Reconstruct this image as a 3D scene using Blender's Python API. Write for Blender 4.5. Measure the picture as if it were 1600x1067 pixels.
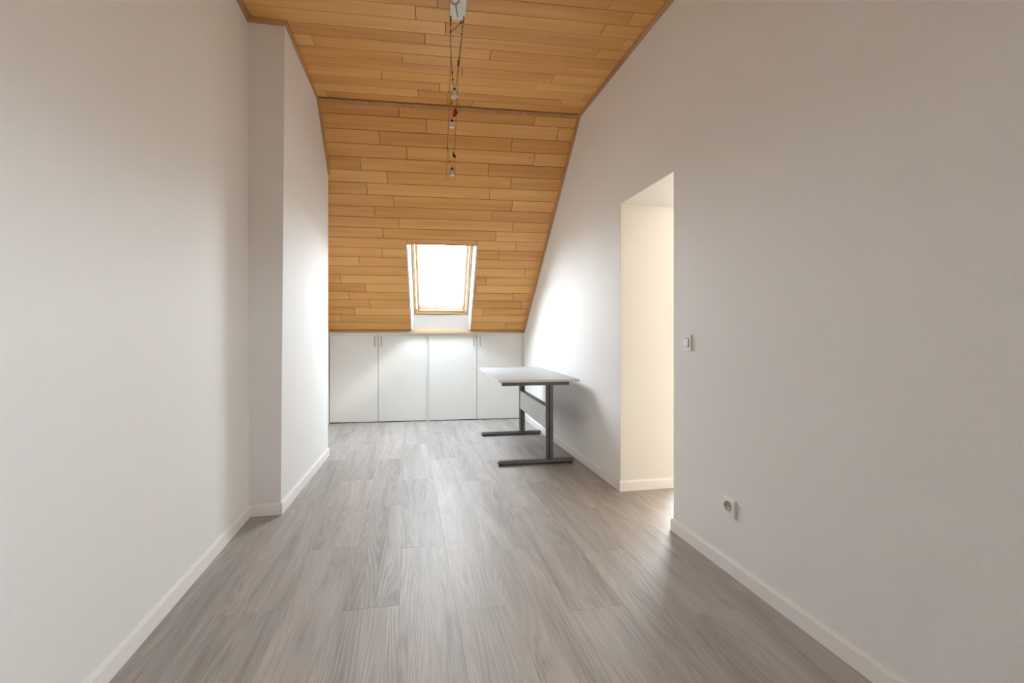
import bpy, bmesh, math, random
from mathutils import Vector, Matrix

# ------------------------------------------------------------------ camera, sky, lights, exposure
scn = bpy.context.scene
for o in list(bpy.data.objects):
    bpy.data.objects.remove(o)
COL = scn.collection

CAM_H = 1.14
cam = bpy.data.cameras.new('camera')
cam.sensor_width = 36.0
cam.sensor_fit = 'HORIZONTAL'
cam.lens = 720.0 / 1600.0 * 36.0
cam.shift_x = 20.0 / 1600.0
cam.shift_y = -15.0 / 1600.0
cam.clip_start = 0.02
cam_o = bpy.data.objects.new('camera', cam)
COL.objects.link(cam_o)
cam_o.location = (0, 0, CAM_H)
cam_o.rotation_euler = (math.radians(90), 0, math.radians(-11.157))
scn.camera = cam_o

SKY = 30.0
world = bpy.data.worlds.new('overcast_sky')
scn.world = world
world.use_nodes = True
wn = world.node_tree.nodes
wl = world.node_tree.links
wn.clear()
w_out = wn.new('ShaderNodeOutputWorld')
w_bg = wn.new('ShaderNodeBackground')
w_tc = wn.new('ShaderNodeTexCoord')
w_sep = wn.new('ShaderNodeSeparateXYZ')
w_ramp = wn.new('ShaderNodeValToRGB')
w_ramp.color_ramp.elements[0].position = 0.0
w_ramp.color_ramp.elements[0].color = (0.20, 0.19, 0.17, 1)
w_ramp.color_ramp.elements[1].position = 0.03
w_ramp.color_ramp.elements[1].color = (0.715, 0.768, 0.805, 1)
w_zen = w_ramp.color_ramp.elements.new(1.0)      # bright haze: the sky pales towards the horizon
w_zen.color = (0.445, 0.51, 0.58, 1)
wl.new(w_tc.outputs['Generated'], w_sep.inputs[0])
wl.new(w_sep.outputs['Z'], w_ramp.inputs[0])
wl.new(w_ramp.outputs['Color'], w_bg.inputs['Color'])
w_bg.inputs['Strength'].default_value = SKY
wl.new(w_bg.outputs[0], w_out.inputs[0])

scn.view_settings.view_transform = 'Standard'
scn.view_settings.look = 'None'
scn.view_settings.gamma = 1.0
scn.view_settings.use_curve_mapping = False
scn.view_settings.exposure = 1.28
scn.cycles.max_bounces = 12
scn.cycles.diffuse_bounces = 8
scn.cycles.glossy_bounces = 4
scn.cycles.transparent_max_bounces = 12
scn.cycles.sample_clamp_indirect = 8.0

# faint hazy sun, high behind the ridge, reaching the cupboards through the skylight
sun = bpy.data.lights.new('hazy_sun', 'SUN')
sun.energy = 0.9
sun.angle = math.radians(5)
sun.color = (1.0, 0.97, 0.92)
sun_o = bpy.data.objects.new('hazy_sun', sun)
sun_o.rotation_euler = Vector((-0.58, 0.40, -0.87)).to_track_quat('-Z', 'Y').to_euler()
COL.objects.link(sun_o)

# ------------------------------------------------------------------ frames and dimensions
R = math.radians
XL, XR, HC = -0.967, 1.492, 3.06          # side wall planes, flat ceiling height
NX, NY = 0.05804739, 0.99831383           # horizontal normal of the far (eaves) front
D0, D1, ZB = 3.93, 5.94, 1.15             # ridge line, foot of the slope
TS = (HC - ZB) / (D1 - D0)
LS = math.hypot(1, TS)
CS, SS = 1 / LS, TS / LS


def F(a, d, z):
    """far-front frame: a along the front, d away from the camera, z up"""
    return Vector((a * NY + d * NX, -a * NX + d * NY, z))


def S(a, s, n=0.0):
    """roof slope frame: a across, s down the slope from the ridge, n outwards"""
    return F(a, D0 + s * CS + n * SS, HC - s * SS + n * CS)


def I(x, y, z):
    return Vector((x, y, z))


def slope_y(x, z):
    d = D0 + (HC - z) / TS
    return (d - NX * x) / NY


# ------------------------------------------------------------------ helpers
def link(o, parent=None):
    COL.objects.link(o)
    if parent is not None:
        o.parent = parent
    return o


def mesh_obj(name, verts, faces, mat, parent=None, smooth=False):
    me = bpy.data.meshes.new(name)
    me.from_pydata([tuple(v) for v in verts], [], faces)
    bm = bmesh.new()
    bm.from_mesh(me)
    bmesh.ops.recalc_face_normals(bm, faces=bm.faces)
    bm.to_mesh(me)
    bm.free()
    if smooth:
        for p in me.polygons:
            p.use_smooth = True
    me.materials.append(mat)
    return link(bpy.data.objects.new(name, me), parent)


BOXF = [(0, 1, 2, 3), (7, 6, 5, 4), (0, 4, 5, 1), (1, 5, 6, 2), (2, 6, 7, 3), (3, 7, 4, 0)]


def box_vf(fr, a0, a1, b0, b1, c0, c1):
    v = [fr(a0, b0, c0), fr(a1, b0, c0), fr(a1, b1, c0), fr(a0, b1, c0),
         fr(a0, b0, c1), fr(a1, b0, c1), fr(a1, b1, c1), fr(a0, b1, c1)]
    return v, list(BOXF)


def merge(parts):
    V, Fc = [], []
    for v, f in parts:
        k = len(V)
        V += list(v)
        Fc += [tuple(i + k for i in q) for q in f]
    return V, Fc


def bevel(o, w, seg=2, ang=30):
    bm = bmesh.new()
    bm.from_mesh(o.data)
    ed = [e for e in bm.edges if len(e.link_faces) == 2 and e.calc_face_angle(0) > R(ang)]
    bmesh.ops.bevel(bm, geom=ed, offset=w, segments=seg, affect='EDGES', clamp_overlap=True)
    for f in bm.faces:
        f.smooth = seg > 2
    bm.to_mesh(o.data)
    bm.free()
    return o


def box(name, fr, rng, mat, parent=None, bev=0.0, seg=2):
    v, f = box_vf(fr, *rng)
    o = mesh_obj(name, v, f, mat, parent)
    if bev:
        bevel(o, bev, seg)
        if seg > 2:
            o.modifiers.new('wn', 'WEIGHTED_NORMAL')
    return o


def prism(name, pts0, pts1, mat, parent=None):
    """two matching outlines (lists of points) bridged into a solid"""
    n = len(pts0)
    V = list(pts0) + list(pts1)
    Fc = [tuple(range(n)), tuple(range(2 * n - 1, n - 1, -1))]
    for i in range(n):
        j = (i + 1) % n
        Fc.append((i, n + i, n + j, j))
    return mesh_obj(name, V, Fc, mat, parent)


def tube_vf(pts, r, n=8, caps=True):
    V, Fc = [], []
    rr = r if isinstance(r, (list, tuple)) else [r] * len(pts)
    pts = [Vector(p) for p in pts]
    for i, p in enumerate(pts):
        t = (pts[min(i + 1, len(pts) - 1)] - pts[max(i - 1, 0)]).normalized()
        u = t.orthogonal().normalized()
        if i:
            u = (pu - t * pu.dot(t)).normalized()
        pu = u
        w = t.cross(u)
        for k in range(n):
            a = 2 * math.pi * k / n
            V.append(p + (u * math.cos(a) + w * math.sin(a)) * rr[i])
    for i in range(len(pts) - 1):
        for k in range(n):
            j = (k + 1) % n
            Fc.append((i * n + k, i * n + j, (i + 1) * n + j, (i + 1) * n + k))
    if caps:
        Fc.append(tuple(range(n - 1, -1, -1)))
        Fc.append(tuple(range((len(pts) - 1) * n, len(pts) * n)))
    return V, Fc


def tube(name, pts, r, mat, parent=None, n=8):
    v, f = tube_vf(pts, r, n)
    return mesh_obj(name, v, f, mat, parent, smooth=True)


def lathe_vf(prof, centre, axis=(0, 0, 1), n=16):
    """prof: list of (radius, height along axis)"""
    ax = Vector(axis).normalized()
    u = ax.orthogonal().normalized()
    w = ax.cross(u)
    c = Vector(centre)
    V, Fc = [], []
    for r, h in prof:
        for k in range(n):
            a = 2 * math.pi * k / n
            V.append(c + ax * h + (u * math.cos(a) + w * math.sin(a)) * max(r, 1e-5))
    for i in range(len(prof) - 1):
        for k in range(n):
            j = (k + 1) % n
            Fc.append((i * n + k, i * n + j, (i + 1) * n + j, (i + 1) * n + k))
    return V, Fc


def lathe(name, prof, centre, axis, mat, parent=None, n=16):
    v, f = lathe_vf(prof, centre, axis, n)
    return mesh_obj(name, v, f, mat, parent, smooth=True)


def empty(name, loc=(0, 0, 0)):
    o = bpy.data.objects.new(name, None)
    o.location = loc
    COL.objects.link(o)
    return o


def tag(o, label, cat, group=None):
    o['label'] = label
    o['category'] = cat
    if group:
        o['group'] = group
    return o


def struct(o, label=None):
    o['kind'] = 'structure'
    if label:
        o['label'] = label
    return o


# ------------------------------------------------------------------ materials
def new_mat(name):
    m = bpy.data.materials.new(name)
    m.use_nodes = True
    nt = m.node_tree
    b = nt.nodes['Principled BSDF']
    return m, nt, b


def N(nt, kind, **kw):
    n = nt.nodes.new(kind)
    for k, v in kw.items():
        setattr(n, k, v)
    return n


def simple(name, col, rough=0.5, metal=0.0, var=0.03, scale=6.0, spec=0.5):
    m, nt, b = new_mat(name)
    tc = N(nt, 'ShaderNodeTexCoord')
    no = N(nt, 'ShaderNodeTexNoise')
    no.inputs['Scale'].default_value = scale
    no.inputs['Detail'].default_value = 3
    mix = N(nt, 'ShaderNodeMix', data_type='RGBA')
    mix.inputs[6].default_value = tuple(c * (1 - var) for c in col) + (1,)
    mix.inputs[7].default_value = tuple(min(1, c * (1 + var)) for c in col) + (1,)
    nt.links.new(tc.outputs['Object'], no.inputs['Vector'])
    nt.links.new(no.outputs[0], mix.inputs[0])
    nt.links.new(mix.outputs[2], b.inputs['Base Color'])
    b.inputs['Roughness'].default_value = rough
    b.inputs['Metallic'].default_value = metal
    b.inputs['Specular IOR Level'].default_value = spec
    return m


def wallpaper_mat(name, col, bump=0.25):
    """white painted woven wallpaper: fine knots and faint upright ribs"""
    m, nt, b = new_mat(name)
    tc = N(nt, 'ShaderNodeTexCoord')
    mp = N(nt, 'ShaderNodeMapping')
    mp.inputs['Scale'].default_value = (1, 1, 0.45)
    n1 = N(nt, 'ShaderNodeTexNoise')
    n1.inputs['Scale'].default_value = 380
    n1.inputs['Detail'].default_value = 2
    mp2 = N(nt, 'ShaderNodeMapping')
    mp2.inputs['Scale'].default_value = (1, 1, 0.02)
    n2 = N(nt, 'ShaderNodeTexNoise')
    n2.inputs['Scale'].default_value = 60
    n2.inputs['Detail'].default_value = 2
    add = N(nt, 'ShaderNodeMath', operation='MULTIPLY_ADD')
    add.inputs[1].default_value = 0.5
    bp = N(nt, 'ShaderNodeBump')
    bp.inputs['Strength'].default_value = bump
    bp.inputs['Distance'].default_value = 0.0025
    n3 = N(nt, 'ShaderNodeTexNoise')
    n3.inputs['Scale'].default_value = 1.3
    mix = N(nt, 'ShaderNodeMix', data_type='RGBA')
    mix.inputs[6].default_value = tuple(c * 0.975 for c in col) + (1,)
    mix.inputs[7].default_value = tuple(col) + (1,)
    L = nt.links.new
    L(tc.outputs['Object'], mp.inputs[0])
    L(mp.outputs[0], n1.inputs['Vector'])
    L(tc.outputs['Object'], mp2.inputs[0])
    L(mp2.outputs[0], n2.inputs['Vector'])
    L(n2.outputs[0], add.inputs[0])
    L(n1.outputs[0], add.inputs[2])
    sep = N(nt, 'ShaderNodeSeparateXYZ')          # butt joints between the paper strips, 53.5 cm apart
    L(tc.outputs['Object'], sep.inputs[0])
    sh1 = N(nt, 'ShaderNodeMath', operation='ADD')
    sh1.inputs[1].default_value = 0.32
    L(sep.outputs['Y'], sh1.inputs[0])
    pp = N(nt, 'ShaderNodeMath', operation='PINGPONG')
    pp.inputs[1].default_value = 0.2675
    L(sh1.outputs[0], pp.inputs[0])
    lt = N(nt, 'ShaderNodeMath', operation='LESS_THAN')
    lt.inputs[1].default_value = 0.0016
    L(pp.outputs[0], lt.inputs[0])
    sm = N(nt, 'ShaderNodeMath', operation='MULTIPLY_ADD')
    sm.inputs[1].default_value = -0.5
    L(lt.outputs[0], sm.inputs[0])
    L(add.outputs[0], sm.inputs[2])
    L(sm.outputs[0], bp.inputs['Height'])
    L(bp.outputs[0], b.inputs['Normal'])
    L(tc.outputs['Object'], n3.inputs['Vector'])
    L(n3.outputs[0], mix.inputs[0])
    L(mix.outputs[2], b.inputs['Base Color'])
    b.inputs['Roughness'].default_value = 0.75
    b.inputs['Specular IOR Level'].default_value = 0.3
    return m


def grain_mat(name, ramp, along, rough, tone=0.25, fine=0.5, bump=0.1, rings=0.0, coat=0.0, across=14.0):
    """wood: grain runs along local axis `along`; every piece has its own tone and cut"""
    m, nt, b = new_mat(name)
    L = nt.links.new
    tc = N(nt, 'ShaderNodeTexCoord')
    oi = N(nt, 'ShaderNodeObjectInfo')
    mul = N(nt, 'ShaderNodeVectorMath', operation='SCALE')
    mul.inputs[0].default_value = (37.0, 53.0, 71.0)
    L(oi.outputs['Random'], mul.inputs['Scale'])
    add = N(nt, 'ShaderNodeVectorMath', operation='ADD')
    L(tc.outputs['Object'], add.inputs[0])
    L(mul.outputs[0], add.inputs[1])

    def stretched(across_s, along_s, detail, dist=0.0):
        mp = N(nt, 'ShaderNodeMapping')
        sc = [across_s] * 3
        sc[along] = along_s
        mp.inputs['Scale'].default_value = sc
        L(add.outputs[0], mp.inputs[0])
        n = N(nt, 'ShaderNodeTexNoise')
        n.inputs['Scale'].default_value = 1.0
        n.inputs['Detail'].default_value = detail
        n.inputs['Distortion'].default_value = dist
        L(mp.outputs[0], n.inputs['Vector'])
        return n
    broad = stretched(across, 0.9, 3, 0.6)
    finen = stretched(across * 14, 5.0, 3)
    # value = tone*(random-.5) + broad + fine
    r1 = N(nt, 'ShaderNodeMath', operation='MULTIPLY_ADD')
    r1.inputs[1].default_value = tone
    r1.inputs[2].default_value = -tone * 0.5
    L(oi.outputs['Random'], r1.inputs[0])
    r2 = N(nt, 'ShaderNodeMath', operation='ADD')
    L(r1.outputs[0], r2.inputs[0])
    L(broad.outputs[0], r2.inputs[1])
    r3 = N(nt, 'ShaderNodeMath', operation='MULTIPLY_ADD')
    r3.inputs[1].default_value = fine
    L(finen.outputs[0], r3.inputs[0])
    r4 = N(nt, 'ShaderNodeMath', operation='SUBTRACT')
    L(r2.outputs[0], r4.inputs[0])
    r4.inputs[1].default_value = fine * 0.5
    L(r4.outputs[0], r3.inputs[2])
    val = r3
    height = finen.outputs[0]
    if rings:
        mp = N(nt, 'ShaderNodeMapping')
        sc = [9.0] * 3
        sc[along] = 0.55
        mp.inputs['Scale'].default_value = sc
        L(add.outputs[0], mp.inputs[0])
        n = N(nt, 'ShaderNodeTexNoise')
        n.inputs['Scale'].default_value = 1.0
        n.inputs['Detail'].default_value = 1.0
        L(mp.outputs[0], n.inputs['Vector'])
        k = N(nt, 'ShaderNodeMath', operation='MULTIPLY')
        k.inputs[1].default_value = 150.0
        L(n.outputs[0], k.inputs[0])
        s = N(nt, 'ShaderNodeMath', operation='SINE')
        L(k.outputs[0], s.inputs[0])
        r5 = N(nt, 'ShaderNodeMath', operation='MULTIPLY_ADD')
        r5.inputs[1].default_value = rings
        L(s.outputs[0], r5.inputs[0])
        L(val.outputs[0], r5.inputs[2])
        val = r5
        h = N(nt, 'ShaderNodeMath', operation='MULTIPLY_ADD')
        h.inputs[1].default_value = 0.35
        L(s.outputs[0], h.inputs[0])
        L(finen.outputs[0], h.inputs[2])
        height = h.outputs[0]
    cr = N(nt, 'ShaderNodeValToRGB')
    els = cr.color_ramp.elements
    els[0].position, els[0].color = ramp[0][0], tuple(ramp[0][1]) + (1,)
    els[1].position, els[1].color = ramp[-1][0], tuple(ramp[-1][1]) + (1,)
    for p, c in ramp[1:-1]:
        e = els.new(p)
        e.color = tuple(c) + (1,)
    L(val.outputs[0], cr.inputs[0])
    L(cr.outputs[0], b.inputs['Base Color'])
    bp = N(nt, 'ShaderNodeBump')
    bp.inputs['Strength'].default_value = bump
    bp.inputs['Distance'].default_value = 0.001
    L(height, bp.inputs['Height'])
    L(bp.outputs[0], b.inputs['Normal'])
    b.inputs['Roughness'].default_value = rough
    b.inputs['Coat Weight'].default_value = coat
    b.inputs['Coat Roughness'].default_value = 0.25
    return m


M = {}
M['wall'] = wallpaper_mat('white_wallpaper', (0.865, 0.852, 0.84), bump=0.3)
M['plaster'] = wallpaper_mat('warm_white_plaster', (0.83, 0.80, 0.75), bump=0.08)
M['base'] = simple('white_lacquer_baseboard', (0.90, 0.87, 0.855), 0.33, var=0.015)
M['board'] = grain_mat('honey_veneer_board', [(0.1, (0.56, 0.255, 0.062)), (0.5, (0.71, 0.355, 0.098)), (0.9, (0.80, 0.455, 0.145))],
                       0, 0.38, tone=0.5, fine=0.3, bump=0.05)
M['trimwood'] = grain_mat('brown_trim_wood', [(0.2, (0.40, 0.19, 0.072)), (0.8, (0.58, 0.32, 0.14))], 1, 0.4, tone=0.2, fine=0.2, bump=0.05)
M['pine'] = grain_mat('varnished_pine', [(0.2, (0.50, 0.31, 0.15)), (0.8, (0.64, 0.42, 0.22))], 0, 0.55, tone=0.1, fine=0.2, bump=0.04)
M['plank'] = grain_mat('grey_oak_vinyl', [(0.15, (0.26, 0.233, 0.213)), (0.5, (0.39, 0.357, 0.332)), (0.85, (0.50, 0.467, 0.442))],
                       1, 0.50, tone=0.15, fine=0.60, bump=0.4, rings=0.07, across=11.0)
M['dark'] = simple('dark_gap', (0.03, 0.027, 0.024), 0.9)
M['roof'] = simple('roof_backing', (0.12, 0.08, 0.05), 0.9)
M['white'] = simple('white_lacquer', (0.86, 0.86, 0.84), 0.4, var=0.01)
M['door'] = simple('cream_laminate', (0.86, 0.855, 0.82), 0.42, var=0.012, scale=2.0)
M['chrome'] = simple('brushed_steel', (0.55, 0.55, 0.55), 0.3, 1.0)
M['lining'] = simple('white_lining', (0.84, 0.84, 0.82), 0.45, var=0.02)
M['greymetal'] = simple('anthracite_powder_coat', (0.18, 0.172, 0.168), 0.38, 0.3)
M['panelmetal'] = simple('grey_panel_metal', (0.60, 0.61, 0.60), 0.25, 0.55, var=0.02)
M['desktop'] = simple('pale_grey_laminate', (0.40, 0.39, 0.39), 0.45, var=0.01)
M['edge'] = simple('white_edge_band', (0.74, 0.73, 0.71), 0.4, var=0.01)
M['black'] = simple('black_plastic', (0.012, 0.012, 0.013), 0.35)
M['plastic'] = simple('white_plastic', (0.94, 0.93, 0.92), 0.25, var=0.01)
M['plasticgrey'] = simple('cool_white_plastic', (0.86, 0.90, 0.94), 0.25, var=0.01)
M['socket'] = simple('socket_recess', (0.46, 0.42, 0.36), 0.45, var=0.02)
M['brass'] = simple('aged_brass', (0.20, 0.12, 0.06), 0.35, 0.8)
M['wire'] = simple('steel_wire', (0.30, 0.21, 0.13), 0.4, 0.6)
M['mirror'] = simple('pale_frosted_plate', (0.72, 0.72, 0.66), 0.3, 0.1, var=0.06, scale=60)
M['copper'] = simple('copper_cone', (0.50, 0.26, 0.16), 0.35, 0.6)
M['redglass'] = simple('red_glass', (0.42, 0.015, 0.02), 0.15, var=0.1)
M['greenglass'] = simple('dark_green_glass', (0.012, 0.06, 0.03), 0.15, var=0.1)
M['yellowglass'] = simple('amber_glass', (0.62, 0.30, 0.03), 0.2, var=0.1)
M['shade'] = simple('milky_glass', (0.80, 0.78, 0.74), 0.2, var=0.02)
M['bead'] = simple('white_bead', (0.85, 0.82, 0.76), 0.3, var=0.02)


def glass_mat(name):
    m, nt, b = new_mat(name)
    nt.nodes.remove(b)
    out = nt.nodes['Material Output']
    tr = N(nt, 'ShaderNodeBsdfTransparent')
    tr.inputs[0].default_value = (0.96, 0.98, 0.98, 1)
    gl = N(nt, 'ShaderNodeBsdfGlossy')
    gl.inputs['Roughness'].default_value = 0.02
    ge = N(nt, 'ShaderNodeNewGeometry')           # two-sided thin-pane reflection (Schlick)
    dt = N(nt, 'ShaderNodeVectorMath', operation='DOT_PRODUCT')
    nt.links.new(ge.outputs['Incoming'], dt.inputs[0])
    nt.links.new(ge.outputs['Normal'], dt.inputs[1])
    ab = N(nt, 'ShaderNodeMath', operation='ABSOLUTE')
    nt.links.new(dt.outputs['Value'], ab.inputs[0])
    om = N(nt, 'ShaderNodeMath', operation='SUBTRACT')
    om.inputs[0].default_value = 1.0
    nt.links.new(ab.outputs[0], om.inputs[1])
    pw = N(nt, 'ShaderNodeMath', operation='POWER')
    pw.inputs[1].default_value = 5.0
    nt.links.new(om.outputs[0], pw.inputs[0])
    fr = N(nt, 'ShaderNodeMath', operation='MULTIPLY_ADD')
    fr.inputs[1].default_value = 0.95
    fr.inputs[2].default_value = 0.04
    nt.links.new(pw.outputs[0], fr.inputs[0])
    mx = N(nt, 'ShaderNodeMixShader')
    nt.links.new(fr.outputs[0], mx.inputs[0])
    nt.links.new(tr.outputs[0], mx.inputs[1])
    nt.links.new(gl.outputs[0], mx.inputs[2])
    nt.links.new(mx.outputs[0], out.inputs[0])
    return m


M['glass'] = glass_mat('window_glass')


def portal(name, loc, direction, sx, sy, up=(0, 0, 1)):
    """marks a window opening for the sky light (adds no light of its own)"""
    l = bpy.data.lights.new(name, 'AREA')
    l.shape = 'RECTANGLE'
    l.size, l.size_y = sx, sy
    l.cycles.is_portal = True
    o = bpy.data.objects.new(name, l)
    o.location = loc
    d = Vector(direction).normalized()
    o.rotation_euler = d.to_track_quat('-Z', 'Y').to_euler()
    COL.objects.link(o)
    return o


# ------------------------------------------------------------------ floor
YB = -2.3                                   # rear wall
floor = struct(box('floor', I, (XL - 0.1, 4.4, YB - 0.1, 6.6, -0.05, -0.005), M['dark']))
PW, PL, GAP = 0.23, 1.135, 0.0004
JA = [2.60, 2.03, 2.55, 1.97, 2.478, 1.888, 2.36, 1.788, 2.25, 1.673, 2.142]


def plank_mesh(w, l):
    c, t = 0.0005, 0.004
    x, y = w / 2 - GAP / 2, l / 2 - GAP / 2
    V = [(-x, -y, -t), (x, -y, -t), (x, y, -t), (-x, y, -t),
         (-x, -y, -c), (x, -y, -c), (x, y, -c), (-x, y, -c),
         (-x + c, -y + c, 0), (x - c, -y + c, 0), (x - c, y - c, 0), (-x + c, y - c, 0)]
    Fc = [(3, 2, 1, 0), (8, 9, 10, 11)]
    for k in (0, 4):
        for i in range(4):
            j = (i + 1) % 4
            Fc.append((k + i, k + j, k + 4 + j, k + 4 + i))
    me = bpy.data.meshes.new('plank')
    me.from_pydata(V, [], Fc)
    me.materials.append(M['plank'])
    return me


pm_cache = {}


def put_plank(x0, x1, y0, y1):
    key = (round(x1 - x0, 3), round(y1 - y0, 3))
    if key not in pm_cache:
        pm_cache[key] = plank_mesh(*key)
    o = bpy.data.objects.new('plank', pm_cache[key])
    o.location = ((x0 + x1) / 2, (y0 + y1) / 2, 0)
    link(o, floor)


rows = 23
for k in range(rows):
    x0 = -0.957 + PW * k
    x1 = x0 + PW
    if k == 0:
        x0 = XL - 0.01
    if k < len(JA):
        j = JA[k]
    else:
        j = (1.6 if k % 2 else 2.05) - 0.045 * (k - 11)
    ymax = 6.25 if x0 < XR - 0.1 else 5.0
    ymin = YB if x0 < XR - 0.1 else 0.2
    while j > ymin:
        j -= PL
    while j < ymax:
        a, b_ = max(j, ymin), min(j + PL, ymax)
        if b_ - a > 0.02:
            put_plank(x0, x1, a, b_)
        j += PL

# ------------------------------------------------------------------ walls
def side_wall(name, x0, x1, ys, mat):
    """profile (y,z) list extruded from x0 to x1"""
    return prism(name, [Vector((x0, y, z)) for y, z in ys(x0)], [Vector((x1, y, z)) for y, z in ys(x1)], mat)


ytop = lambda x: slope_y(x, HC)
yend = lambda x: (6.45 - NX * x) / NY
struct(side_wall('wall_left', XL, XL - 0.15,
                 lambda x: [(YB, 0), (yend(x), 0), (yend(x), 1.2), (slope_y(x, 1.2), 1.2), (ytop(x), HC), (YB, HC)], M['wall']),
       'white textured wallpaper wall on the left')

# chimney breast standing out of the left wall
CHn = ((-0.783, 3.092), (-0.752, 3.066))    # near outer corner: foot, top
CHf = ((-0.728, 4.47), (-0.724, 4.47))      # far outer corner: foot, top
zt_n = HC
b0 = [Vector((CHn[0][0], CHn[0][1], 0)), Vector((CHf[0][0], CHf[0][1], 0)), Vector((XL - 0.02, 4.47, 0)), Vector((XL - 0.02, CHn[0][1] + 0.004, 0))]
yr = slope_y(-0.73, HC)
zf = HC - TS * ((NX * -0.724 + NY * 4.47) - D0)
zfl = HC - TS * ((NX * (XL - 0.02) + NY * 4.47) - D0)
yrl = slope_y(XL - 0.02, HC)
tn = Vector((CHn[1][0], CHn[1][1], HC))
tr_ = Vector((CHn[1][0] + (CHf[1][0] - CHn[1][0]) * (yr - CHn[1][1]) / (4.47 - CHn[1][1]), yr, HC))
tf = Vector((CHf[1][0], 4.47, zf))
tfl = Vector((XL - 0.02, 4.47, zfl))
trl = Vector((XL - 0.02, yrl, HC))
tnl = Vector((XL - 0.02, CHn[1][1] + 0.004, HC))
V = b0 + [tn, tr_, tf, tfl, trl, tnl]
ch = mesh_obj('wall_chimney', V, [(0, 1, 6, 5, 4), (1, 2, 7, 6), (2, 3, 9, 8, 7), (3, 0, 4, 9), (4, 5, 8, 9), (5, 6, 7, 8), (3, 2, 1, 0)], M['wall'])
struct(ch, 'boxed chimney breast covered in white wallpaper, beside the left wall')

# right wall with the doorless opening
W2 = (-0.58, 0.0, 1.20, 1.92)              # added window behind the camera, to light the near walls: y0, y1, z0, z1
DY0, DY1, DZ = 2.398, 3.075, 2.062
t = 0.13
V, Fc = merge([
    box_vf(I, XR, XR + t, W2[1], DY0, 0, HC), box_vf(I, XR, XR + t, YB, W2[0], 0, HC),
    box_vf(I, XR, XR + t, W2[0], W2[1], 0, W2[2]), box_vf(I, XR, XR + t, W2[0], W2[1], W2[3], HC),
    box_vf(I, XR, XR + 0.46, DY0, DY1, DZ, HC),
])
far0 = [Vector((XR, y, z)) for y, z in [(DY1, 0), (yend(XR), 0), (yend(XR), 1.2), (slope_y(XR, 1.2), 1.2), (ytop(XR), HC), (DY1, HC)]]
x2 = 1.93
far1 = [Vector((x2, y, z)) for y, z in [(DY1, 0), (yend(x2), 0), (yend(x2), 1.2), (slope_y(x2, 1.2), 1.2), (ytop(x2), HC), (DY1, HC)]]
k = len(V)
V += far0 + far1
Fc += [tuple(k + i for i in range(6)), tuple(k + i for i in range(11, 5, -1))]
for i in range(6):
    j = (i + 1) % 6
    Fc.append((k + i, k + 6 + i, k + 6 + j, k + j))
struct(mesh_obj('wall_right', V, Fc, M['wall']), 'white textured wallpaper wall on the right with a doorless opening')

struct(box('wall_back', I, (XL - 0.15, XR + t, YB - 0.15, YB, 0, HC), M['wall']))
# unseen fill window added to the right wall, behind the camera
w2 = struct(empty('fill_window', (XR + 0.07, (W2[0] + W2[1]) / 2, W2[2])))
def frame_bars(name, fr, a0, a1, b0, b1, c0, c1, w, mat, parent):
    v, f = merge([box_vf(fr, a0, a1, b0, b0 + w, c0, c1), box_vf(fr, a0, a1, b1 - w, b1, c0, c1),
                  box_vf(fr, a0, a0 + w, b0 + w, b1 - w, c0, c1), box_vf(fr, a1 - w, a1, b0 + w, b1 - w, c0, c1)])
    return mesh_obj(name, v, f, mat, parent)
off2 = Vector(w2.location)
fr2 = lambda a, z, x: Vector((x, a, z)) - off2
frame_bars('frame', fr2, W2[0], W2[1], W2[2], W2[3], XR + 0.04, XR + 0.10, 0.05, M['white'], w2)
box('pane', fr2, (W2[0] + 0.05, W2[1] - 0.05, W2[2] + 0.05, W2[3] - 0.05, XR + 0.07, XR + 0.074), M['glass'], w2)
portal('fill_window_portal', (XR + 0.02, (W2[0] + W2[1]) / 2, (W2[2] + W2[3]) / 2), (-1, 0, 0), W2[1] - W2[0], W2[3] - W2[2])

# side room beyond the opening
SX1, SY0, SY1, SH = 4.3, 0.3, 4.9, 2.45
W3 = (3.15, 4.15, 0.95, 2.15)
V, Fc = merge([box_vf(I, SX1, SX1 + 0.1, SY0, SY1 + 0.1, 0, SH), box_vf(I, XR + t, SX1, SY0 - 0.1, SY0, 0, SH)])
struct(mesh_obj('wall_side_room', V, Fc, M['plaster']))
V, Fc = merge([box_vf(I, 1.93, W3[0], SY1, SY1 + 0.1, 0, SH), box_vf(I, W3[1], SX1, SY1, SY1 + 0.1, 0, SH),
               box_vf(I, W3[0], W3[1], SY1, SY1 + 0.1, 0, W3[2]), box_vf(I, W3[0], W3[1], SY1, SY1 + 0.1, W3[3], SH)])
struct(mesh_obj('wall_side_room_far', V, Fc, M['plaster']))
struct(box('ceiling_side_room', I, (XR + t, SX1 + 0.1, SY0 - 0.1, SY1 + 0.1, SH, SH + 0.1), M['plaster']))
w3 = struct(empty('window_3', ((W3[0] + W3[1]) / 2, SY1 + 0.05, W3[2])))
off3 = Vector(w3.location)
fr3 = lambda a, z, y: Vector((a, y, z)) - off3
frame_bars('frame', fr3, W3[0], W3[1], W3[2], W3[3], SY1 + 0.03, SY1 + 0.08, 0.05, M['white'], w3)
box('pane', fr3, (W3[0] + 0.05, W3[1] - 0.05, W3[2] + 0.05, W3[3] - 0.05, SY1 + 0.053, SY1 + 0.057), M['glass'], w3)
portal('side_window_portal', ((W3[0] + W3[1]) / 2, SY1 - 0.02, (W3[2] + W3[3]) / 2), (0, -1, 0), 1.0, 1.2)
lamp = bpy.data.lights.new('side_room_added_light', 'POINT')  # unseen light without a fitting, added to warm the reveal of the opening
lamp.energy = 8
lamp.color = (1.0, 0.90, 0.78)
lamp.shadow_soft_size = 0.12
lo = bpy.data.objects.new('side_room_added_light', lamp)
lo.location = (2.9, 1.5, 2.2)
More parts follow.
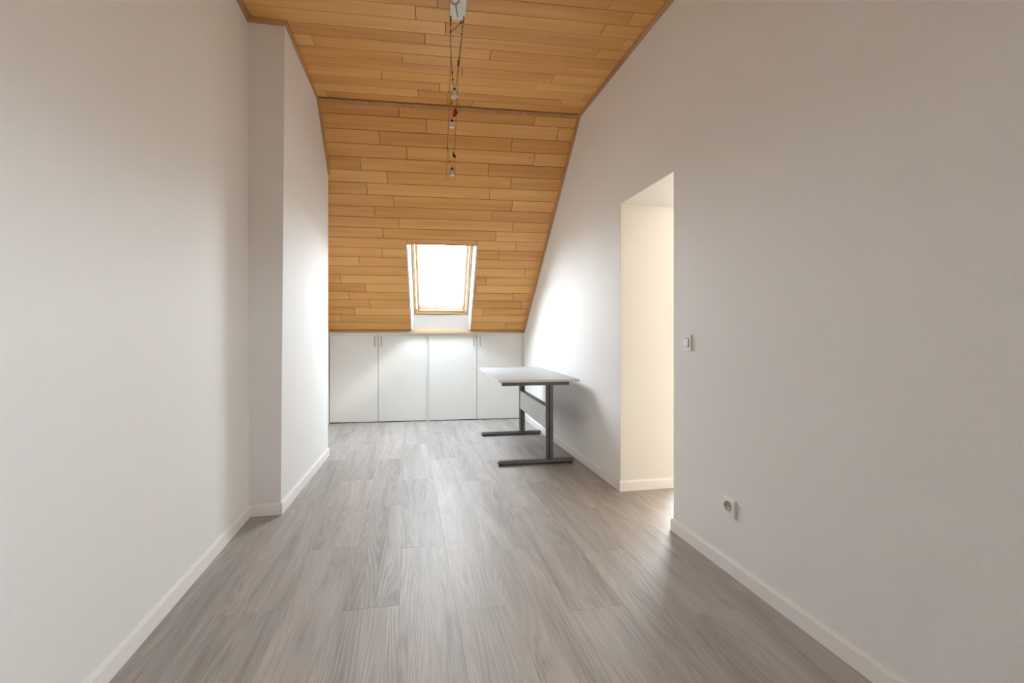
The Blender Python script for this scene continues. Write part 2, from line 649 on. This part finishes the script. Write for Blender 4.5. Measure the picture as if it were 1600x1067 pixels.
COL.objects.link(lo)

beam_light = bpy.data.lights.new('side_room_added_light', 'POINT')  # added light without a fitting, stands in for daylight to cast the floor beam
beam_light.energy = 22
beam_light.color = (1.0, 0.88, 0.72)
beam_light.shadow_soft_size = 0.14
lo2 = bpy.data.objects.new('side_room_added_light', beam_light)
lo2.location = (2.62, 3.60, 2.2)
COL.objects.link(lo2)

# lining of the opening: plaster skin on the far reveal and the soffit
struct(box('trim_1', I, (XR + 0.001, 1.935, DY1 - 0.004, DY1 + 0.002, 0, DZ), M['plaster']), 'warm white reveal of the doorless opening')
struct(box('trim_2', I, (XR + 0.001, XR + 0.462, DY0, DY1 - 0.004, DZ - 0.004, DZ + 0.002), M['plaster']))

# ------------------------------------------------------------------ baseboards
def baseboard(name, p0, p1, side, h=0.073, th=0.012, ext0=0.0, ext1=0.0):
    """side=+1: the board stands on the left of the run p0->p1"""
    p0, p1 = Vector((p0[0], p0[1], 0)), Vector((p1[0], p1[1], 0))
    d = (p1 - p0).normalized()
    nrm = Vector((-d.y, d.x, 0)) * side
    prof = [(0, 0), (th, 0), (th, h - 0.010), (th - 0.0035, h - 0.0085), (th - 0.004, h - 0.006), (th - 0.005, h - 0.001), (th - 0.008, h), (0, h)]
    a = [p0 - d * ext0 + nrm * u + Vector((0, 0, z)) for u, z in prof]
    b_ = [p1 + d * ext1 + nrm * u + Vector((0, 0, z)) for u, z in prof]
    return struct(prism(name, a, b_, M['base']))


baseboard('baseboard_left', (XL, YB), (XL, CHn[0][1]), -1)
baseboard('baseboard_chimney_front', (XL, CHn[0][1]), (CHn[0][0], CHn[0][1]), -1, ext1=0.012)
baseboard('baseboard_chimney', (CHn[0][0], CHn[0][1]), (CHf[0][0], CHf[0][1]), -1, ext0=0.012, ext1=0.012)
baseboard('baseboard_right', (XR, YB), (XR, DY0), 1, h=0.071, ext1=0.014)
baseboard('baseboard_right_far', (XR, DY1), (XR, 5.83), 1, ext0=0.012)
baseboard('baseboard_opening', (XR, DY1 - 0.004), (1.93, DY1 - 0.004), -1, ext0=0.012)

# ------------------------------------------------------------------ ceiling boards
BT = 0.012


def board(fr, a0, a1, b0, b1, parent, up=-1):
    """chamfered board; face towards the room at c=0, back at c=BT"""
    g, c = 0.0016, 0.0022
    mid = ((a0 + a1) / 2, (b0 + b1) / 2)
    a0, a1, b0, b1 = a0 + g, a1 - g, b0 + g, b1 - g
    org = fr(mid[0], mid[1], 0)
    ex = (fr(mid[0] + 1, mid[1], 0) - org).normalized()
    ey = (fr(mid[0], mid[1] + 1, 0) - org).normalized()
    ez = ex.cross(ey)
    sg = 1 if ez.dot(fr(mid[0], mid[1], 1) - org) > 0 else -1
    x, y = (a1 - a0) / 2, (b1 - b0) / 2
    V = [(-x, -y, BT * sg), (x, -y, BT * sg), (x, y, BT * sg), (-x, y, BT * sg),
         (-x, -y, c * sg), (x, -y, c * sg), (x, y, c * sg), (-x, y, c * sg),
         (-x + c, -y + c, 0), (x - c, -y + c, 0), (x - c, y - c, 0), (-x + c, y - c, 0)]
    Fc = [(3, 2, 1, 0), (8, 9, 10, 11)]
    for k in (0, 4):
        for i in range(4):
            j = (i + 1) % 4
            Fc.append((k + i, k + j, k + 4 + j, k + 4 + i))
    o = mesh_obj('board', V, Fc, M['board'], parent)
    m = Matrix((ex, ey, ez)).transposed().to_4x4()
    m.translation = org
    o.matrix_world = m
    return o


FC = lambda a, d, n: F(a, d, HC + n)
ceil = struct(mesh_obj('ceiling', *box_vf(FC, -1.6, 1.75, YB - 0.2, D0 + 0.02, BT, 0.2), M['dark']), 'flat ceiling of honey-coloured wood boards')
q = (HC - CAM_H) / 1.90
seams = [2.728, 2.849, 2.972, 3.085, 3.204, 3.318, 3.435, 3.552, 3.673, 3.787]
seams = [s * q for s in seams] + [D0]
jo = {-1: 1.0, 0: 0.01, 1: -0.12, 2: 0.06, 3: -0.07, 4: 0.37, 5: -0.23, 6: 0.19, 7: -0.40, 8: 0.03, 9: -0.14, 10: 0.30}
random.seed(5)
BL = 1.175
rowsC = [(k, seams[k - 1], seams[k]) for k in range(1, len(seams))]
d = seams[0]
k = 0
while d > YB:
    rowsC.append((k, max(d - 0.1205, YB), d))
    d -= 0.1205
    k -= 1
for k, da, db in rowsC:
    j = jo[k] * q if k in jo else random.uniform(-0.5, 0.6)
    aL = (XL - 0.06 - da * NX) / NY
    aR = (XR + 0.06 - da * NX) / NY
    while j > aL:
        j -= BL
    extra = None
    while j < aR:
        u, v = max(j, aL), min(j + BL, aR)
        if k == 6 and u < 0.87 * q < v:
            board(FC, u, 0.87 * q, da, db, ceil)
            board(FC, 0.87 * q, v, da, db, ceil)
        elif v - u > 0.01:
            board(FC, u, v, da, db, ceil)
        j += BL

# sloped part, with the skylight opening
SKA0, SKA1, SKT, SKB = -0.300, 0.434, 1.437, 2.585
SEND = (D1 - D0) * LS
slope_parts = [box_vf(S, -1.6, SKA0 - 0.012, -0.02, SEND, BT, 0.19), box_vf(S, SKA1 + 0.012, 2.1, -0.02, SEND, BT, 0.19),
               box_vf(S, SKA0 - 0.012, SKA1 + 0.012, -0.02, SKT - 0.012, BT, 0.19), box_vf(S, SKA0 - 0.012, SKA1 + 0.012, SKB, SEND, 0.14, 0.19)]
slope = struct(mesh_obj('ceiling_slope', *merge(slope_parts), M['roof']), 'sloping ceiling of honey-coloured wood boards around the skylight')
sj = {0: [-0.31], 1: [-0.08], 2: [-0.49], 3: [-0.26], 4: [-0.68], 5: [-0.45], 6: [-0.65], 7: [-0.41], 8: [-0.60], 9: [-0.37], 10: [-0.54],
      11: [0.87], 12: [-0.57, 0.69], 13: [-0.82], 14: [1.02], 15: [-1.05, 0.58], 16: [-0.79, 0.47], 17: [-0.99, 0.93], 18: [-0.77, 1.05],
      19: [-0.96, 0.58], 20: [-1.14], 21: [0.9]}
step = SEND / 22.25
for k in range(23):
    s0, s1 = k * step + (0.0 if k else 0.0), min((k + 1) * step, SEND)
    dm = D0 + s0 * CS
    aL = (XL - 0.06 - dm * NX) / NY
    aR = (XR + 0.06 - dm * NX) / NY
    js = sorted(sj.get(k, []))
    if k <= 10:
        js = js + [js[0] + BL]
    cuts = [aL] + js + [aR]
    for u, v in zip(cuts[:-1], cuts[1:]):
        if v - u < 0.01:
            continue
        if s1 <= SKT + 1e-6:
            board(S, u, v, s0, s1, slope)
        else:
            if s0 < SKT - 0.01:      # the row cut by the top of the opening
                if u < SKA0:
                    board(S, u, min(v, SKA0), s0, s1, slope)
                if u < SKA1 and v > SKA0:
                    board(S, max(u, SKA0), min(v, SKA1), s0, SKT, slope)
                if v > SKA1:
                    board(S, max(u, SKA1), v, s0, s1, slope)
            else:
                if u < SKA0:
                    board(S, u, min(v, SKA0), s0, s1, slope)
                if v > SKA1:
                    board(S, max(u, SKA1), v, s0, s1, slope)

struct(box('wall_far', F, (-1.5, 1.3, 6.36, 6.46, 0.0, 1.3), M['plaster']))
struct(box('ceiling_eaves', F, (-1.5, 1.3, 5.99, 6.46, 1.152, 1.30), M['roof']))

# ------------------------------------------------------------------ wooden trims
tn_ = [3]


def quarter(p0, p1, u, w, r=0.022, mat=None):
    """quarter-round lath from p0 to p1; legs along u and w (unit vectors)"""
    p0, p1, u, w = Vector(p0), Vector(p1), Vector(u), Vector(w)
    prof = [(0, 0), (r, 0)] + [(r * math.cos(a) * 0.999, r * math.sin(a)) for a in (R(22), R(45), R(68))] + [(0, r)]
    # bulging (convex) quarter round
    prof = [(0, 0), (r, 0), (r, r * 0.35), (r * 0.86, r * 0.68), (r * 0.62, r * 0.88), (r * 0.3, r), (0, r)]
    L_ = (p1 - p0).length
    e = (p1 - p0).normalized()
    m = Matrix((u, e, u.cross(e))).transposed().to_4x4()
    sg = 1 if u.cross(e).dot(w) > 0 else -1
    a = [Vector((x, 0, y * sg)) for x, y in prof]
    b_ = [Vector((x, L_, y * sg)) for x, y in prof]
    o = prism('trim_%d' % tn_[0], a, b_, mat or M['trimwood'])
    m.translation = p0
    o.matrix_world = m
    tn_[0] += 1
    return struct(o)


DN = Vector((0, 0, -1))
quarter((XL, YB, HC), (XL, CHn[1][1], HC), (1, 0, 0), DN)
quarter((XL, CHn[1][1], HC), (CHn[1][0] + 0.018, CHn[1][1], HC), (0, -1, 0), DN)
quarter((CHn[1][0], CHn[1][1] - 0.018, HC), tr_, (1, 0, 0), DN, 0.020)
sl_in = (S(0, 0, -1) - S(0, 0, 0)).normalized()
quarter(tr_, tf, (1, 0, 0), sl_in, 0.020)
quarter((XR, YB, HC), (XR, ytop(XR), HC), (-1, 0, 0), DN)
e_sl = Vector((XR, slope_y(XR, 1.16), 1.16))
quarter((XR, ytop(XR), HC), e_sl, (-1, 0, 0), sl_in)
# ridge lath
aL = (CHn[1][0] - D0 * NX) / NY
aR = (XR - D0 * NX) / NY
lath = struct(mesh_obj('trim_%d' % tn_[0], *merge([box_vf(S, aL + 0.02, aR - 0.02, 0.006, 0.040, -0.010, 0.001)]), M['trimwood']), 'flat wooden lath along the bend of the ceiling')
tn_[0] += 1
# shelf edge over the cupboards
aL5 = (XL - 5.94 * NX) / NY
aR5 = (XR - 5.94 * NX) / NY
sh = struct(mesh_obj('trim_%d' % tn_[0], *box_vf(F, aL5, aR5, 5.918, 6.03, 1.127, 1.150), M['pine']), 'narrow wooden ledge along the top of the cupboards')
tn_[0] += 1
struct(mesh_obj('trim_%d' % tn_[0], *box_vf(F, aL5, aR5, 5.957, 6.03, 1.106, 1.127), M['white']), 'white rail under the wooden ledge')
tn_[0] += 1

# ------------------------------------------------------------------ skylight
win = struct(empty('window_1', S((SKA0 + SKA1) / 2, SKT, 0)), 'skylight with a pine frame in the sloping ceiling')
woff = Vector(win.location)
SW = lambda a, s, n: S(a, s, n) - woff
FW = lambda a, d_, z: F(a, d_, z) - woff
FA0, FA1, FN = -0.264, 0.404, 0.125       # frame outline, frame plane
for nm, ao, ai, sg in (('side_lining', SKA0, FA0, -1), ('side_lining', SKA1, FA1, 1)):
    p0 = [SW(ao, SKT, -0.003), SW(ai, SKT, FN), SW(ai + sg * 0.012, SKT, FN), SW(ao + sg * 0.012, SKT, -0.003)]
    p1 = [SW(ao, SEND - 0.003, -0.003), SW(ai, SEND - 0.003, FN), SW(ai + sg * 0.012, SEND - 0.003, FN), SW(ao + sg * 0.012, SEND - 0.003, -0.003)]
    prism(nm, p0, p1, M['lining'], win)
    # wooden edge bead against the boards
    e0 = SKA0 - 0.006 if sg < 0 else SKA1 - 0.004
    mesh_obj('edge_bead', *box_vf(SW, e0, e0 + 0.010, SKT - 0.004, SEND - 0.004, -0.007, 0.0), M['lining'], win)
mesh_obj('top_lining', *box_vf(SW, SKA0, SKA1, SKT - 0.012, SKT, -0.003, FN), M['lining'], win)
mesh_obj('edge_bead', *box_vf(SW, SKA0 - 0.006, SKA1 + 0.006, SKT - 0.010, SKT + 0.001, -0.006, 0.0), M['trimwood'], win)
fb = frame_bars('frame', SW, FA0, FA1, SKT, SKB, FN - 0.02, FN + 0.062, 0.028, M['pine'], win)
bevel(fb, 0.003, 2)
sa = frame_bars('sash', SW, FA0 + 0.034, FA1 - 0.034, SKT + 0.034, SKB - 0.034, FN - 0.004, FN + 0.06, 0.028, M['pine'], win)
bevel(sa, 0.006, 2)
gb = frame_bars('glazing_gasket', SW, FA0 + 0.0622, FA1 - 0.0622, SKT + 0.0622, SKB - 0.0622, FN + 0.03, FN + 0.055, 0.010, M['plasticgrey'], win)
mesh_obj('glazing_strip', *box_vf(SW, FA0 + 0.064, FA1 - 0.064, SKB - 0.105, SKB - 0.063, FN + 0.036, FN + 0.044), M['plasticgrey'], win)
mesh_obj('pane', *box_vf(SW, FA0 + 0.06, FA1 - 0.06, SKT + 0.06, SKB - 0.06, FN + 0.045, FN + 0.050), M['glass'], win)
# upright white panel between window and ledge
pt = S(0, SKB, FN - 0.02)
dpt = pt.dot(Vector((NX, NY, 0)))
zpt = pt.z
pan = prism('apron_panel', [FW(SKA0 + 0.01, dpt, zpt), FW(SKA1 - 0.01, dpt, zpt), FW(SKA1 - 0.01, dpt + 0.02, zpt), FW(SKA0 + 0.01, dpt + 0.02, zpt)],
            [FW(SKA0 + 0.01, 5.965, 1.15), FW(SKA1 - 0.01, 5.965, 1.15), FW(SKA1 - 0.01, 5.985, 1.15), FW(SKA0 + 0.01, 5.985, 1.15)], M['lining'], win)
pc = S((FA0 + FA1) / 2, (SKT + SKB) / 2, FN + 0.07)
pd = S(0, 0, -1) - S(0, 0, 0)
po = portal('skylight_portal', pc, pd, 0.66, 1.16)
ax_x = (S(1, 0, 0) - S(0, 0, 0)).normalized()
ax_z = -pd.normalized()
ax_y = ax_z.cross(ax_x)
mm = Matrix((ax_x, ax_y, ax_z)).transposed().to_4x4()
mm.translation = pc
po.matrix_world = mm

# ------------------------------------------------------------------ eaves cupboards
def handle(parent, fr, a, z0, z1, d_):
    pts = [fr(a, d_, z0 + 0.008), fr(a, d_ - 0.024, z0 + 0.009), fr(a, d_ - 0.030, z0 + 0.018), fr(a, d_ - 0.030, z1 - 0.018), fr(a, d_ - 0.024, z1 - 0.009), fr(a, d_, z1 - 0.008)]
    return tube('handle', pts, 0.0065, M['chrome'], parent, 8)


DF = 5.962


def cupboard(a0, am, a1, label):
    loc = F((a0 + a1) / 2, DF, 0)
    c = empty('cupboard', loc)
    fr = lambda a, d_, z: F(a, d_, z) - loc
    def prof(a):
        return [fr(a, DF + 0.021, 0.006), fr(a, 6.15, 0.006), fr(a, 6.15, HC - TS * (6.15 - D0) - 0.03), fr(a, 6.02, 1.05), fr(a, 6.02, 1.105), fr(a, DF + 0.021, 1.11)]
    prism('carcass', prof(a0), prof(a1), M['white'], c)
    for u, v, ha in ((a0 + 0.002, am - 0.003, am - 0.041), (am + 0.003, a1 - 0.002, am + 0.041)):
        dr = box('door', fr, (u, v, DF, DF + 0.019, 0.010, 1.100), M['door'], c, 0.0015, 1)
        handle(dr, fr, ha, 0.955, 1.083, DF)
    box('plinth', fr, (a0, a1, DF + 0.012, DF + 0.021, 0.0, 0.010), M['dark'], c)
    box('seam_strip', fr, (am - 0.004, am + 0.004, DF + 0.012, DF + 0.0212, 0.010, 1.100), M['dark'], c)
    return tag(c, label, 'cupboard', 'low white cupboards under the skylight')


cupboard(aL5 + 0.004, -0.720, -0.119, 'low white two-door cupboard next to the chimney wall, lit by the skylight')
cupboard(-0.089, 0.527, 1.128, 'low white two-door cupboard partly hidden behind the desk')
struct(box('trim_%d' % tn_[0], F, (-0.118, -0.090, DF + 0.013, DF + 0.05, 0.0, 1.105), M['white']), 'narrow white upright between the two cupboards')
tn_[0] += 1
struct(box('trim_%d' % tn_[0], F, (1.130, aR5, DF + 0.008, DF + 0.05, 0.0, 1.105), M['white']), 'narrow white filler strip beside the right cupboard')
tn_[0] += 1

# ------------------------------------------------------------------ desk
TA = R(-2.0)
TC = Vector((1.100, 4.392, 0))
desk = empty('desk', TC)
desk.rotation_euler = (0, 0, TA)
dk = tag(desk, 'pale grey desk on dark grey T-shaped legs against the right wall', 'desk')
TW, TL, TZ = 0.690, 1.375, 0.74
top = box('tabletop', I, (-TW / 2, TW / 2, -TL / 2, TL / 2, TZ - 0.019, TZ), M['desktop'], desk, 0.003, 2)
V, Fc = merge([box_vf(I, -TW / 2 - 0.002, TW / 2 + 0.002, -TL / 2 - 0.002, -TL / 2 + 0.001, TZ - 0.018, TZ - 0.0015),
               box_vf(I, -TW / 2 - 0.002, TW / 2 + 0.002, TL / 2 - 0.001, TL / 2 + 0.002, TZ - 0.018, TZ - 0.0015),
               box_vf(I, -TW / 2 - 0.002, -TW / 2 + 0.001, -TL / 2, TL / 2, TZ - 0.018, TZ - 0.0015),
               box_vf(I, TW / 2 - 0.001, TW / 2 + 0.002, -TL / 2, TL / 2, TZ - 0.018, TZ - 0.0015)])
mesh_obj('edge_band', V, Fc, M['edge'], top)
CX = 0.118
for yy in (-0.555, 0.585):
    lg = empty('leg', (0, 0, 0))
    lg.parent = desk
    cw, cd = 0.031, 0.024
    col = box('column', I, (CX - cw, CX + cw, yy - cd, yy + cd, 0.03, TZ - 0.045), M['greymetal'], lg, 0.012, 3)
    box('groove', I, (CX - 0.010, CX - 0.002, yy - cd - 0.0012, yy - cd + 0.004, 0.04, TZ - 0.05), M['black'], lg)
    ft = box('foot', I, (-0.340, 0.338, yy - 0.032, yy + 0.032, 0.008, 0.044), M['greymetal'], lg, 0.012, 3)
    for gx in (-0.31, 0.308):
        v, f = lathe_vf([(0, 0), (0.014, 0), (0.014, 0.01), (0, 0.01)], (gx, yy, 0), (0, 0, 1), 12)
        mesh_obj('glide', v, f, M['black'], lg)
    box('top_bar', I, (-0.300, 0.290, yy - 0.022, yy + 0.022, TZ - 0.060, TZ - 0.0195), M['greymetal'], lg, 0.003, 1)
pn = box('modesty_panel', I, (CX - 0.026, CX - 0.020, -0.532, 0.562, 0.295, 0.488), M['panelmetal'], desk, 0.001, 1)
box('panel_flange', I, (CX - 0.026, CX + 0.020, -0.532, 0.562, 0.488, 0.497), M['black'], desk, 0.001, 1)

# ------------------------------------------------------------------ switch and socket
def wall_plate(name, y, z, w, h, label, cat):
    o = empty(name, (XR, y, z))
    tag(o, label, cat)
    box('plate', I, (-0.010, 0.0, -w / 2, w / 2, -h / 2, h / 2), M['plastic'], o, 0.003, 2)
    return o


sw = wall_plate('light_switch', 2.262, 1.082, 0.082, 0.086, 'white square light switch on the right wall beside the opening', 'light switch')
box('rocker_surround', I, (-0.0108, -0.009, -0.0235, 0.0235, -0.0245, 0.0245), M['dark'], sw)
rk = prism('rocker', [Vector((-0.017, -0.0215, -0.0225)), Vector((-0.012, -0.0215, 0.0225)), Vector((-0.008, -0.0215, 0.0225)), Vector((-0.008, -0.0215, -0.0225))],
           [Vector((-0.017, 0.0215, -0.0225)), Vector((-0.012, 0.0215, 0.0225)), Vector((-0.008, 0.0215, 0.0225)), Vector((-0.008, 0.0215, -0.0225))], M['plasticgrey'], sw)
so = wall_plate('power_socket', 1.925, 0.314, 0.082, 0.084, 'white wall socket low on the right wall above the baseboard', 'socket')
v, f = lathe_vf([(0.0235, 0.0), (0.0235, 0.0035), (0.0200, 0.0035), (0.0192, 0.0012), (0.0, 0.0012)], (-0.010, 0.004, 0.004), (-1, 0, 0), 24)
mesh_obj('socket_well', v, f, M['socket'], so, smooth=True)
for dy in (-0.0095, 0.0095):
    v, f = lathe_vf([(0.0, 0.0014), (0.0026, 0.0014), (0.0026, 0.0)], (-0.0104, 0.004 + dy, 0.004), (-1, 0, 0), 10)
    mesh_obj('pin_hole', v, f, M['black'], so)
tube('earth_pin', [(-0.010, 0.004, 0.015), (-0.020, 0.004, 0.015)], 0.0024, M['chrome'], so, 8)

# ------------------------------------------------------------------ hanging cable lamp
PX, PY = 0.290, 2.765                       # suspension point on the ceiling
pen = empty('pendant_lamp', (PX, PY, HC))
tag(pen, 'hanging wire lamp with coloured glass drops and small glass spotlights below a ceiling plate', 'pendant lamp')
# local frame: x to the right as seen in the room, z down from the ceiling
PR = R(-11.157)
ex_ = Vector((math.cos(PR), math.sin(PR), 0))
ey_ = Vector((-math.sin(PR), math.cos(PR), 0))


def P(x, z, y=0.0):
    return ex_ * x + ey_ * y + Vector((0, 0, z))


box('ceiling_plate', lambda a, b_, c: F(a, b_, c), (-0.046, 0.046, -0.25, 0.035, -0.024, 0.0), M['mirror'], pen, 0.003, 2)
# spotlight under the plate
tube('spot_stem', [P(0.0, -0.020, 0.02), P(0.0, -0.030, -0.03), P(0.0, -0.050, -0.185)], 0.003, M['brass'], pen)
v, f = lathe_vf([(0.004, 0.0), (0.010, -0.004), (0.027, -0.030), (0.0275, -0.034), (0.025, -0.032), (0.0, -0.028)], P(0.0, -0.040, -0.185), (0.0, 0.55, 1), 20)
sp = mesh_obj('spot_cone', v, f, M['copper'], pen, smooth=True)
v, f = lathe_vf([(0.0, 0.0), (0.0235, 0.0), (0.0235, -0.002), (0.0, -0.002)], P(0.0, -0.040, -0.185) + Vector((0.0, -0.0140, -0.0255)), (0.0, 0.55, 1), 20)
mesh_obj('spot_lens', v, f, M['shade'], sp, smooth=True)
K = 2.83 / 720.0


def Q(px, py, y=0.0):
    """drawing grid of the lamp: millimetre-like cells converted to metres"""
    return P((px - 715.0) * K, (518.5 - py) * K + CAM_H - HC, y)


# suspension cords and wires
tube('wire', [P(-0.041, -0.022, 0.03), Q(705, 45), Q(704.5, 60), Q(705, 95), Q(706.5, 115), Q(708.5, 142)], 0.0022, M['wire'], pen, 6)
tube('wire', [P(0.020, -0.022, 0.03), Q(725, 36), Q(723, 48), Q(721.5, 65), Q(718.5, 90), Q(716, 115), Q(712.5, 143)], 0.0022, M['wire'], pen, 6)
tube('wire', [Q(705, 62, 0.01), Q(704, 110, 0.01), Q(702.5, 150, 0.01), Q(701.5, 180, 0.01), Q(699.5, 238), Q(697.3, 286)], 0.0014, M['wire'], pen, 6)
tube('wire', [Q(721.5, 66, 0.01), Q(717, 110, 0.01), Q(714.5, 158, 0.01), Q(713, 180, 0.01), Q(710.8, 238), Q(711, 287)], 0.0014, M['wire'], pen, 6)
tube('link_wire', [Q(705.5, 58), Q(711, 56), Q(717, 49), Q(721, 42)], 0.0022, M['brass'], pen, 6)
tube('sleeve', [Q(704.8, 33), Q(704.8, 45)], 0.005, M['brass'], pen)
tube('sleeve', [Q(722, 29, 0.01), Q(725.2, 38, 0.005), Q(722.8, 47)], 0.0045, M['brass'], pen)
for px, py, r in ((704.5, 49, 0.006), (704.6, 60, 0.007), (721, 46, 0.007), (722.6, 52, 0.006), (721.4, 64, 0.006), (705, 97, 0.0045), (718.3, 99, 0.005), (701.5, 151.5, 0.004), (714.6, 152, 0.004),
                  (699.8, 237, 0.004), (710.9, 238, 0.004)):
    v, f = lathe_vf([(0, -r), (r * 0.7, -r * 0.7), (r, 0), (r * 0.7, r * 0.7), (0, r)], Q(px, py), (0, 0, 1), 10)
    mesh_obj('clamp', v, f, M['brass'], pen, smooth=True)
tube('clamp_sleeve', [Q(716.8, 103), Q(716, 112)], 0.0055, M['black'], pen)
for px, py in ((707, 122), (707.8, 133)):
    v, f = lathe_vf([(0, -0.010), (0.005, -0.003), (0.0045, 0.004), (0, 0.009)], Q(px, py), (0.3, 0, 1), 10)
    mesh_obj('red_bead', v, f, M['redglass'], pen, smooth=True)
v, f = lathe_vf([(0, -0.007), (0.004, 0), (0, 0.007)], Q(715.5, 117), (0.2, 0, 1), 8)
mesh_obj('red_bead', v, f, M['copper'], pen, smooth=True)
# three little spotlights
for px, py, sc in ((710.5, 147.5, 1.25), (706.5, 196, 1.0), (706.7, 269.5, 1.0)):
    v, f = lathe_vf([(0, 0.009), (0.006, 0.007), (0.0085, 0), (0.006, -0.007), (0.0, -0.009)], Q(px, py), (0, 0, 1), 14)
    skt = mesh_obj('lamp_socket', v, f, M['black'], pen, smooth=True)
    v, f = lathe_vf([(0.0055 * sc, -0.008), (0.007 * sc, -0.016), (0.010 * sc, -0.025), (0.0165 * sc, -0.038 * sc), (0.0160 * sc, -0.041 * sc), (0.012 * sc, -0.037 * sc), (0.0, -0.034 * sc)], Q(px, py), (0, 0, 1), 18)
    mesh_obj('glass_shade', v, f, M['shade'], pen, smooth=True)
    tube('socket_wire', [Q(px, py), Q(px - 0.3, py - 8)], 0.0012, M['wire'], pen, 6)


def facet(name, outline, thick, mat):
    c = [sum(p[0] for p in outline) / len(outline), sum(p[1] for p in outline) / len(outline)]
    V = [Q(x, y) for x, y in outline] + [Q(c[0], c[1], -thick), Q(c[0], c[1], thick)]
    n = len(outline)
    Fc = []
    for i in range(n):
        j = (i + 1) % n
        Fc += [(i, j, n), (j, i, n + 1)]
    return mesh_obj(name, V, Fc, mat, pen)


facet('red_glass_drop', [(710.8, 175), (713.2, 179), (715.8, 184), (711, 190), (707.6, 189.5), (708.2, 183)], 0.006, M['redglass'])
facet('green_glass_drop', [(708, 242.5), (710.5, 246.5), (713, 250), (712.5, 252), (709, 252.3), (707.2, 248.5)], 0.009, M['greenglass'])
facet('amber_glass_drop', [(703.2, 165.5), (708, 165.5), (706.8, 170), (704.5, 174.5), (703, 171)], 0.006, M['yellowglass'])
facet('amber_glass_drop', [(700, 260.5), (703, 257.3), (706, 256.2), (705.6, 258.5), (702, 261)], 0.005, M['yellowglass'])
tube('hook', [Q(699.5, 155), Q(699.3, 163), Q(698.6, 168), Q(700.5, 171.5)], 0.0014, M['wire'], pen, 6)
tube('hook', [Q(713, 160), Q(714.5, 166), Q(716, 169.5), Q(713.8, 172), Q(711.2, 175)], 0.0014, M['wire'], pen, 6)
tube('hook', [Q(700, 238), Q(701.5, 244), Q(702, 256)], 0.0012, M['wire'], pen, 6)
tube('spacer_rod', [Q(706, 150), Q(704.5, 168), Q(705.6, 188)], 0.0014, M['wire'], pen, 6)
for px, py in ((697.3, 288.5), (711, 289)):
    r = 0.0058
    v, f = lathe_vf([(0, -r), (r * 0.7, -r * 0.7), (r, 0), (r * 0.7, r * 0.7), (0, r)], Q(px, py), (0, 0, 1), 12)
    mesh_obj('end_bead', v, f, M['bead'], pen, smooth=True)
